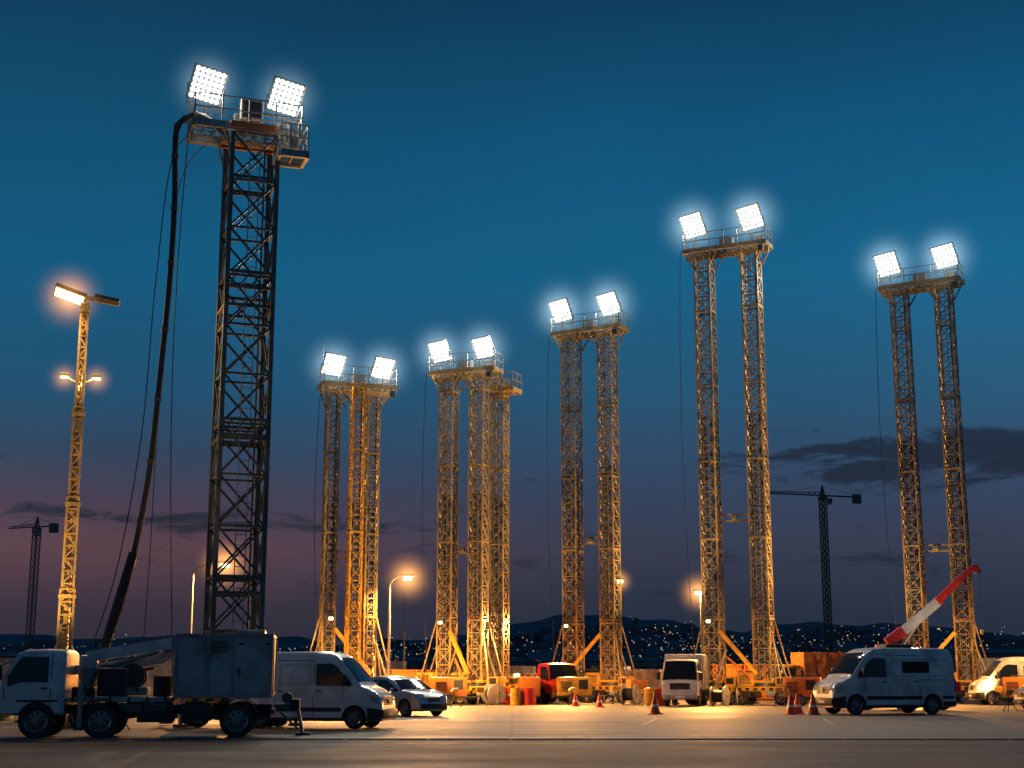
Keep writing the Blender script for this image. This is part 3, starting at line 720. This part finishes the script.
def cab(rt,xf,paint,zb=.55,h=2.15,w=.95,length=1.65):
    o=xf-length
    top=[(o,h-.10),(o+.05,h-.02),(o+.5,h),(o+length-.62,h-.02),(o+length-.45,h-.10),(o+length-.12,zb+.82),(o+length-.05,zb+.70),(o+length,zb+.30),(o+length+.01,zb+.08)]
    B=Body(length,top,zb,w,.09,zb+.75,r=.10,crown=.03,er=.05,ef=.02)
    B.mesh('cab',rt,paint,[(xf-1.0,.46,.42)])
    mb=MB()
    B.tp(mb,xf-.455,xf-.13,-.95,.95,'glass',.012,fb=(-1.0,1.0))
    B.sd(mb,[(o+.42,zb+.80,h-.18),(o+1.08,zb+.80,h-.18),(o+1.38,zb+.70,zb+.95)],'glass')
    mb.build('cab_windows',rt,smooth=True)
    mb=MB(); B.seam(mb,o+.34,zb+.1,o+.34,h-.12); B.seam(mb,o+1.45,zb+.4,o+1.45,zb+.7)
    B.tp(mb,xf-.045,xf-.005,-.6,.6,'black',.012)
    mb.bbox((xf-.02,0,zb-.02),(.16,w*1.92,.26),'greyp',.04); mb.box((xf+.065,0,zb-.02),(.01,.5,.11),'conew')
    for sy in(-1,1):
        mb.bbox((xf+.065,sy*.68,zb),(.02,.3,.15),'lens',.005)
        mb.bbox((xf-.12,sy*(w+.17),zb+1.05),(.1,.18,.38),'black',.03); mb.beam((xf-.3,sy*w*.93,zb+1.3),(xf-.12,sy*(w+.15),zb+1.22),.03,'black')
        mb.bbox((o+.5,sy*(w+.012),zb+.66),(.16,.03,.035),'black',.008)
        mb.bbox((xf-1.0,sy*(w-.02),.90),(1.0,.06,.06),'black',.02)
    mb.build('cab_trim',rt,smooth=True)
    return B

# --- left crane truck
rt=root('crane_truck',(-9.45,37.2,0),187)
cab(rt,3.35,'white')
mb=MB()
for sy in(-1,1): mb.beam((3.1,sy*.38,.68),(-3.3,sy*.38,.68),.1,'under',.22)
for i in range(7): mb.beam((2.8-i,-.38,.68),(2.8-i,.38,.68),.08,'under',.16)
for x in(2.35,.82,-2.5):
    for sy in(-1,1):
        wheel(mb,x,sy*.83,.43,.27,sy)
        if x<2: wheel(mb,x,sy*.55,.43,.22,sy)
    mb.cyl((x,-.8,.43),(x,.8,.43),.07,'under')
mb.cyl((-.1,-.62,.62),(-.9,-.62,.62),.2,'rim',n=18); mb.bbox((-.5,.65,.6),(.9,.35,.45),'black',.03)
mb.bbox((-1.5,-.66,.62),(.75,.34,.42),'black',.03); mb.bbox((-1.5,.66,.62),(.75,.34,.42),'black',.03)
for sy in(-1,1):
    for x in(-2.5,.82):
        pts=[Vector((x+.52*math.cos(a),sy*.83,.43+.52*math.sin(a))) for a in [math.pi*i/10 for i in range(11)]]
        for a,b in zip(pts,pts[1:]): mb.beam(a,b,.3,'black',.02)
mb.box((-3.36,0,.62),(.06,1.8,.14),'black'); 
for sy in(-1,1): mb.box((-3.4,sy*.75,.64),(.03,.25,.1),'tail')
mb.build('chassis_and_wheels',rt,smooth=True)
mb=MB()
mb.bbox((.42,0,.93),(2.55,1.86,.12),'greyp',.02)
for i in range(6):
    for sy in(-1,1): mb.box((-.75+i*.45,sy*.935,.93),(.05,.02,.15),'black')
for sy in(-1,1): 
    for x in(-.5,.1): mb.bbox((x,sy*.84,.74),(.5,.12,.22),'dsteel',.02)
mb.build('flat_deck',rt)
mb=MB(); bx0,bx1=-3.35,-.9
mb.bbox(((bx0+bx1)/2,0,1.76),(bx1-bx0,1.88,1.56),'greyp',.03)
for sy in(-1,1):
    for x in(bx0+.04,bx0+1.02,bx0+1.62,bx1-.04): mb.box((x,sy*.95,1.76),(.06,.035,1.54),'steel')
    for z in(1.0,2.51): mb.box(((bx0+bx1)/2,sy*.95,z),(bx1-bx0-.02,.045,.07),'steel')
    mb.box((bx0+.53,sy*.946,1.76),(.86,.012,1.32),'greyp'); mb.box((bx0+2.02,sy*.946,1.76),(.68,.012,1.32),'greyp')
    mb.box((bx0+.85,sy*.965,1.6),(.04,.03,.22),'black')
    for i in range(6): mb.box((bx0+1.32,sy*.955,2.1+i*.05),(.42,.02,.018),'black')
    for x in(bx0+.15,bx0+.8): mb.box((x,sy*.96,2.3),(.1,.03,.05),'black')
    for x in(bx0+.3,bx0+1.3,bx0+2.2): mb.box((x,sy*.975,2.53),(.09,.02,.04),'cone')
for y in(-.45,.45): mb.box((bx0-.012,y,1.76),(.02,.82,1.4),'greyp'); mb.cyl((bx0-.042,y*.35,1.1),(bx0-.042,y*.35,2.45),.018,'steel',n=6)
mb.bbox((bx0+.6,0,2.6),(.7,.9,.12),'steel',.03)
mb.build('box_body',rt)
mb=MB()
mb.bbox((1.3,0,1.1),(.55,1.5,.28),'black',.04); mb.cyl((1.3,0,1.1),(1.3,0,1.75),.19,'greyp',n=16); mb.bbox((1.3,0,1.85),(.42,.4,.34),'white',.05)
mb.beam((1.35,0,1.98),(-.75,0,2.32),.24,'white',.27); mb.beam((1.0,0,2.1),(-1.0,0,2.42),.16,'greyp',.18)
mb.beam((1.9,-.3,1.62),(-.5,-.3,1.92),.2,'white',.22); mb.beam((-.4,-.3,1.90),(-.85,-.1,2.3),.2,'white',.24)
mb.cyl((1.3,-.18,1.5),(.2,-.18,2.0),.06,'steel',n=10); mb.cyl((.9,.2,1.7),(-.4,.2,2.1),.05,'steel',n=10)
mb.beam((-.3,-.3,1.7),(.9,-.3,1.52),.07,'red',.07)
mb.tube(cat([(1.3,-.3,1.9),(.8,-.4,2.4),(.1,-.35,2.35),(-.5,-.3,2.5)],6),.02,'hose',5)
mb.tube(cat([(1.2,.3,1.3),(.9,.4,1.75),(.4,.3,1.6),(.0,.3,1.1)],6),.022,'hose',5)
for sy in(-1,1):
    mb.beam((1.3,sy*.7,1.05),(1.3,sy*1.02,1.05),.16,'greyp'); mb.cyl((1.3,sy*.98,1.3),(1.3,sy*.98,.25),.06,'steel',n=10); mb.cyl((1.3,sy*.98,.25),(1.3,sy*.98,.20),.14,'dsteel')
mb.bbox((.25,-.5,1.12),(.8,.7,.2),'cream',.02)
for i in range(3): mb.cyl((-.55,-.55+i*.5,1.0),(-.55,-.55+i*.5,1.5),.18,'black' if i else 'orange',n=16)
for y in(-.72,-.22): mb.cyl((.25,y-.035,1.5),(.25,y+.035,1.5),.32,'dsteel',n=22)
mb.cyl((.25,-.68,1.5),(.25,-.26,1.5),.2,'hose',n=18)
mb.bbox((.62,.45,1.35),(.7,.6,.7),'black',.04)
mb.build('knuckle_boom_crane',rt)
mb=MB()
mb.beam((-3.4,-.5,.75),(-4.0,-.5,.75),.1,'dsteel'); mb.beam((-3.4,.2,.75),(-4.0,.2,.75),.1,'dsteel'); mb.bbox((-3.9,-.15,.8),(.25,.9,.25),'black',.03)
mb.cyl((-3.95,-.5,.75),(-4.1,-.5,.06),.05,'steel'); mb.bbox((-4.12,-.5,.04),(.4,.3,.06),'dsteel',.01); mb.beam((-3.5,-.5,.6),(-4.0,-.5,.15),.05,'dsteel')
mb.cyl((-3.7,-.3,.95),(-3.7,.1,.95),.14,'dsteel')
mb.build('rear_stabiliser',rt)

van((-5.9,43.6,0),-13,.84,rearwin=False)
rv,_=van((15.1,59.5,0),198,1.0,rearwin=False)
mb=MB(); mb.bbox((-.95,.945,1.85),(1.25,.03,.46),'glass',.012); mb.bbox((-.6,0,2.7),(1.2,.8,.16),'black',.04); mb.build('side_window_unit',rv)
hatchback((-4.35,57,0),-45)
van((27.2,78,0),176,.95,rearwin=True)
van((31.5,84,0),176,.92,rearwin=False,paint='cream')
van((24.75,66,0),192,.72,rearwin=False)
van((-27.5,64,0),185,.8,rearwin=False)

def box_truck(loc,rz,paint,boxk,name,bl=3.2,bh=1.75,sc=1.,ch=2.2):
    rt=root(name,loc,rz,(sc,)*3)
    cab(rt,2.6,paint,zb=.5,h=ch,w=.95)
    mb=MB()
    for sy in(-1,1): mb.beam((2.3,sy*.38,.66),(-2.4,sy*.38,.66),.1,'under',.2)
    for x in(1.6,-1.4):
        for sy in(-1,1): wheel(mb,x,sy*.8,.4,.26,sy)
    mb.build('chassis_and_wheels',rt,smooth=True)
    mb=MB(); c=.85-bl/2; z0=.85
    mb.bbox((c,0,z0+bh/2),(bl,2.0,bh),boxk,.03)
    for sy in(-1,1):
        for i in range(5): mb.box((c-bl/2+.05+i*(bl-.1)/4,sy*1.01,z0+bh/2),(.06,.03,bh-.05),'steel')
    mb.box((c,0,z0-.03),(bl+.02,2.04,.08),'black')
    mb.build('cargo_box',rt); return rt
box_truck((9.1,76.5,0),-104,'white','white','box_truck',sc=.97,ch=2.4,bh=1.85)
box_truck((1.75,83,0),-62,'red','greyp','red_lorry',bh=.8,sc=1.0)
box_truck((18.6,91,0),-168,'yellow','orange','box_truck',bh=2.1)

def container(loc,rz,L,W,H,k,name='shipping_container'):
    rt=root(name,loc,rz); mb=MB()
    mb.box((0,0,H/2+.12),(L-.06,W-.06,H-.06),k)
    n=int(L/.16)
    for i in range(n):
        if i%2: 
            for sy in(-1,1): mb.box((-L/2+.1+i*(L-.2)/n,sy*(W/2-.015),H/2+.12),(.09,.035,H-.22),k)
    for sx in(-1,1):
        for sy in(-1,1):
            mb.beam((sx*(L/2-.05),sy*(W/2-.05),.1),(sx*(L/2-.05),sy*(W/2-.05),H+.14),.13,k)
    for sy in(-1,1):
        mb.beam((-L/2,sy*(W/2-.04),.15),(L/2,sy*(W/2-.04),.15),.12,k,.16); mb.beam((-L/2,sy*(W/2-.04),H+.1),(L/2,sy*(W/2-.04),H+.1),.1,k,.1)
    for y in(-.5,-.2,.2,.5): mb.cyl((L/2+.0,y*W*.7,.3),(L/2+.0,y*W*.7,H),.02,'steel',n=6)
    for sx in(-1,1): mb.box((sx*L*.38,0,.05),(.3,W*.9,.1),'conc')
    mb.build('shell',rt); return rt
container((-5.6,82,0),12,2.6,2.2,1.7,'orange')
container((-9.8,96,0),0,5.5,2.4,2.3,'cream')
container((7.7,87,0),-12,2.4,2.1,1.75,'cream')
container((14.6,94,0),5,4.5,2.4,2.1,'orange')
container((20.9,97,0),0,4.0,2.4,2.3,'cream')
container((-1.0,97,0),-4,5.0,2.4,2.0,'greyp')
container((33,96,0),4,6.0,2.4,2.5,'white')
container((-19,84,0),8,6.0,2.4,2.5,'greyp')
container((-29,80,0),-8,6.0,2.4,2.3,'greyp')

# mobile crane behind right van
rt=root('mobile_crane',(17.4,67,0),0); mb=MB()
mb.bbox((.4,0,1.0),(5.0,2.0,.5),'red',.06); mb.bbox((-1.6,0,1.7),(1.1,1.9,1.2),'red',.1); mb.box((-2.16,0,1.95),(.02,1.6,.6),'glass'); mb.box((-1.6,-.96,1.95),(.8,.02,.55),'glass')
for x in(-1.4,.6,2.0):
    for s in(-1,1): wheel(mb,x,s*.9,.45,.3,s)
mb.cyl((.1,0,1.25),(.1,0,1.6),.7,'dsteel',n=24); mb.bbox((.1,0,2.1),(1.3,1.5,1.0),'red',.08); mb.bbox((-.1,0,2.75),(1.0,.8,.4),'red',.06)
mb.beam((-.1,0,3.0),(.65,0,3.55),.42,'red',.46); 
mb.beam((.5,0,3.4),(2.3,0,4.85),.34,'white',.40); mb.beam((2.1,0,4.7),(3.45,0,5.95),.25,'red',.30)
mb.beam((2.3,0,4.86),(2.42,0,4.96),.38,'red',.44)
mb.beam((3.4,0,5.9),(4.05,0,6.45),.2,'red',.24); mb.bbox((4.15,0,6.42),(.35,.3,.35),'red',.05); mb.cyl((4.25,-.1,6.3),(4.25,.1,6.3),.15,'dsteel',n=16)
mb.cyl((.3,0,2.5),(1.4,0,4.0),.10,'steel',n=12)
mb.cyl((4.3,0,6.3),(4.3,0,3.6),.012,'hose',n=5); mb.bbox((4.3,0,3.5),(.14,.1,.24),'yellow',.03)
mb.build('boom_and_carrier',rt,smooth=True)
fill_light((21.2,62.5,0),(19.6,67,4.5),900,col=(1,.7,.45),cone=60)  # added fill spot for the crane boom

# generators and cable reels around the mast bases
def generator(x,y,rz,k='orange'):
    rt=root('towable_generator',(x,y,0),rz); mb=MB()
    mb.bbox((0,0,.95),(1.9,1.0,1.0),k,.06); mb.bbox((0,0,.42),(2.1,.9,.1),'dsteel',.02)
    for i in range(8): mb.box((-.5,-.508,.7+i*.07),(.6,.02,.03),'black')
    mb.box((.45,-.506,1.05),(.5,.012,.5),'black'); mb.cyl((.6,.2,1.4),(.6,.2,1.75),.05,'dsteel')
    mb.beam((1.0,0,.4),(1.8,0,.45),.08,'dsteel'); mb.cyl((1.7,0,.45),(1.7,0,.02),.04,'steel')
    mb.beam((-.5,0,1.5),(.5,0,1.5),.06,'dsteel')
    for s in(-1,1): wheel(mb,-.1,s*.58,.3,.18,s)
    mb.build('generator_body',rt,smooth=True)
generator(-3.4,77,20); generator(15.0,75.5,-15); generator(3.4,80.5,8,'yellow'); generator(26.8,77,-10); generator(.9,80.5,100,'orange'); generator(-10.8,73,0,'yellow')
def reel(x,y,rz,r=.55):
    rt=root('cable_reel',(x,y,0),rz); mb=MB()
    for s in(-1,1): mb.cyl((0,s*.35-.03,r),(0,s*.35+.03,r),r,'cream',n=26)
    mb.cyl((0,-.32,r),(0,.32,r),r*.62,'hose',n=22); mb.cyl((0,-.42,r),(0,.42,r),.06,'steel')
    mb.build('reel',rt)
reel(6.3,78.5,70); reel(-1.0,78,30); reel(22.3,77,80,.6); reel(10.6,74.8,60,.5)

# ------------------------------------------------------------ traffic cones, barriers, barrels
def cone(x,y,h=.75):
    rt=root('traffic_cone',(x,y,0),random.uniform(0,90)); mb=MB()
    mb.bbox((0,0,.025),(h*.52,h*.52,.05),'cone',.015)
    rr=lambda z:.18*h/.75*(1-z/h)+.03
    zs=[.05,.34*h,.46*h,h]; ks=['cone','conew','cone']
    for a,b,k in zip(zs,zs[1:],ks): mb.cyl((0,0,a),(0,0,b),rr(a),k,r2=rr(b),n=20,cap=(b==h))
    mb.build('cone_body',rt,smooth=True)
for (x,y,h) in((5.75,59,.85),(11.15,58.6,.82),(11.6,59.6,.82),(11.95,58.2,.85),(4.3,72,.7),(3.2,74,.7),(19.9,70,.7)): cone(x,y,h)
def barrier(x,y,rz,k='orange'):
    rt=root('road_barrier',(x,y,0),rz); mb=MB()
    vs=[];prof=[(-.28,0),(-.28,.12),(-.12,.4),(-.08,.85),(.08,.85),(.12,.4),(.28,.12),(.28,0)]
    for xx in(-.95,.95):
        for a,b in prof: vs.append((xx,a,b))
    n=8; fs=[(i,(i+1)%n,n+(i+1)%n,n+i) for i in range(n)]+[tuple(range(n-1,-1,-1)),tuple(range(n,2*n))]
    mb.add(vs,fs,k); mb.box((0,-.135,.5),(1.2,.03,.14),'conew'); mb.build('barrier_body',rt)
for (x,y,r,k) in((0.3,79,5,'red'),(15.8,72,8,'orange'),(18.2,75,0,'conc'),(-6.3,69,4,'orange'),(21.3,76,-5,'orange')): barrier(x,y,r,k)
def drums(x,y):
    rt=root('oil_drums',(x,y,0),0); mb=MB()
    for i,(a,b) in enumerate(((0,0),(.65,.1),(.3,.6))):
        k=('yellow','red','greyp')[i]; mb.cyl((a,b,0),(a,b,.88),.29,k,n=20)
        for z in(.28,.6,.86): mb.cyl((a,b,z),(a,b,z+.03),.305,k,n=20)
    mb.build('drums',rt,smooth=True)
drums(7.2,76.5); drums(16.4,73.5); drums(.2,77); drums(20.9,73)
def pallet_stack(x,y,rz):
    rt=root('pallet_stack',(x,y,0),rz); mb=MB()
    for j in range(5):
        for i in range(5): mb.box((0,-.5+i*.25,.13+j*.15),(1.2,.16,.025),'cream')
        for i in range(3): mb.box((-.5+i*.5,0,.06+j*.15),(.12,1.1,.1),'cream')
    mb.bbox((0,0,1.05),(1.0,.9,.5),'orange',.04)
    mb.build('pallets',rt)
pallet_stack(6.9,80.5,10); pallet_stack(-5.6,73,-12); pallet_stack(21.8,80,4)

# ------------------------------------------------------------ tower cranes
def tower_crane(loc,yaw,h,jib,cj):
    rt=root('tower_crane',loc,yaw); mb=MB()
    lattice(mb,0,0,0,h,1.9,2.2,'dsteel',.28,.14,'X'); mb.box((0,0,h+.6),(2.4,2.4,1.2),'dsteel'); mb.bbox((1.6,-1.6,h-.6),(1.7,1.7,2.1),'greyp',.15); mb.box((1.6,-2.46,h-.5),(1.2,.03,1.1),'glass')
    lattice(mb,0,0,h+1.2,h+5,1.2,1.4,'dsteel',.25,.14,'Z',taper=.2)
    n=int(jib/2)
    for y in(-.7,.7): mb.beam((0,y,h+1.6),(-jib,y,h+1.6),.22,'dsteel')
    mb.beam((0,0,h+2.8),(-jib,0,h+2.2),.22,'dsteel')
    for i in range(n):
        x=-i*2.;
        for y in(-.7,.7): mb.beam((x,y,h+1.6),(x-1,0,h+2.6),.12,'dsteel'); mb.beam((x-1,0,h+2.6),(x-2,y,h+1.6),.12,'dsteel')
    for y in(-.8,.8): mb.beam((0,y,h+1.6),(cj,y,h+1.6),.3,'dsteel')
    mb.bbox((cj-1.4,0,h+.9),(2.8,1.8,3.2),'conc',.1)
    mb.beam((0,0,h+5),(-jib*.6,0,h+2.6),.1,'dsteel'); mb.beam((0,0,h+5),(cj-1,0,h+2),.1,'dsteel')
    mb.build('crane_structure',rt)
tower_crane((109,500,0),18,62,21,15)
tower_crane((-166,500,0),-25,51,13,9)

# ------------------------------------------------------------ hills and city
def hh(x):
    return 88+10*math.sin(x/310+.4)+7*math.sin(x/97+1)+4*math.sin(x/41)+2.5*math.sin(x/17+2)+30*math.exp(-((x-190)/150)**2)-12*math.exp(-((x+300)/200)**2)+10*math.exp(-((x-780)/160)**2)
def HZ(x,y):
    t=max(0,min(1.0,(y-1500)/1500)); t=t*t*(3-2*t)*.6+t*.4; b=3*math.sin(x/60+y/45)+2*math.sin(y/33-x/71)
    f=1 if y<=3000 else max(.0,1-(y-3000)/1200)
    return max(-2,hh(x)*t*f+b*t)
mb=MB(); vs=[];fs=[]; nx,ny=260,26
for j in range(ny+1):
    for i in range(nx+1):
        x=-2600+5200*i/nx; y=1400+2600*j/ny; vs.append((x,y,HZ(x,y)-.5))
for j in range(ny):
    for i in range(nx): a=j*(nx+1)+i; fs.append((a,a+1,a+nx+2,a+nx+1))
mb.add(vs,fs,'hill'); mb.build('hills',smooth=True,ang=80)
mb=MB()
for i in range(900):
    y=random.uniform(1000,2500); x=random.uniform(-.42,.42)*y
    wd=random.uniform(8,26); h=random.uniform(5,14); z=HZ(x,y) if y>1500 else 0; mb.box((x,y,z+h/2-1),(wd,random.uniform(8,18),h),'cityb')
mb.build('distant_city_buildings')
mb=MB()
for i in range(1500):
    y=random.triangular(900,2650,2050)
    a=random.uniform(-.42,.42) if random.random()<.55 else random.choice((random.gauss(.11,.035),random.gauss(-.12,.04),random.gauss(.24,.05)))
    x=a*y; s=random.choice((.45,.5,.6,.7,.8,1.0,1.4))*y/2300; z=(HZ(x,y) if y>1500 else 0)+random.uniform(4,13)
    k=random.choices(('c_warm','c_white','c_cool','c_red'),(6,2.5,2.5,.7))[0]
    mb.box((x,y-12,z),(s,s,s),k)
mb.build('city_lights')

def warehouse(x,y,L,W,h,rz=0,lit=.3):
    rt=root('warehouse',(x,y,0),rz); mb=MB()
    mb.box((0,0,h/2),(L,W,h),'wall')
    r=h*.18; e=.4
    vs=[(-L/2-e,-W/2-e,h),(L/2+e,-W/2-e,h),(L/2+e,W/2+e,h),(-L/2-e,W/2+e,h),(-L/2-e,0,h+r),(L/2+e,0,h+r)]
    mb.add(vs,[(0,1,5,4),(2,3,4,5),(0,4,3),(1,2,5),(3,2,1,0)],'roofm')
    n=int(L/3.2)
    for i in range(n):
        xx=-L/2+(i+.5)*L/n
        k='winlit' if random.random()<lit else 'glass'
        mb.box((xx,-W/2-.02,h*.68),(1.4,.06,.7),k); mb.box((xx,-W/2-.03,h*.68-.4),(1.55,.12,.08),'conc')
        if i%4==1: mb.box((xx,-W/2-.03,1.2),(2.4,.08,2.2),'greyp')
    for i in range(int(L/1.2)): mb.box((-L/2+i*1.2+.3,-W/2-.012,h/2),(.06,.03,h-.02),'roofm')
    mb.build('shell',rt)
for (x,y,L,W,h,rz) in ((-85,270,30,16,5,4),(-40,300,22,14,4.5,-3),(-8,260,20,12,4.0,2),(24,310,24,12,4.6,0),(60,250,22,14,4.6,-4),(92,270,26,16,5.5,3)):
    warehouse(x,y,L,W,h,rz)

mb=MB()
for i in range(120):
    x=random.uniform(-90,95); y=random.uniform(122,150); hh_=random.uniform(.9,2.3)
    if random.random()<.15: hh_*=1.6
    mb.cyl((x,y,0),(x+random.uniform(-.2,.2),y,hh_*.7),.10,'bark',r2=.04,n=6)
    for j in range(60):
        a=random.uniform(0,6.28); rr=random.random()**.6*hh_*.5; zz=hh_*(.25+.75*random.random()); rr*=1.1-abs(zz/hh_-.6)
        c=Vector((x+rr*math.cos(a),y+rr*math.sin(a),zz)); s=random.uniform(.10,.28)
        u=Vector((random.uniform(-1,1),random.uniform(-1,1),random.uniform(-1,1))).normalized(); v=u.cross(Vector((random.uniform(-1,1),random.uniform(-1,1),random.uniform(-1,1)))).normalized()
        mb.add([c-u*s,c+v*s*.6,c+u*s,c-v*s*.6],[(0,1,2,3)],'leaf')
mb.build('distant_shrub_row')

mb=MB()
for i in range(70):
    x=-70+i*2.1; mb.cyl((x,113,0),(x,113,2.0),.04,'steel',n=6)
for z in(.1,1.0,2.0): mb.beam((-70,113,z),(75,113,z),.035,'steel')
x=-70
while x<75: mb.beam((x,113,.1),(x,113,2.0),.012,'steel'); x+=.3
mb.build('perimeter_fence')
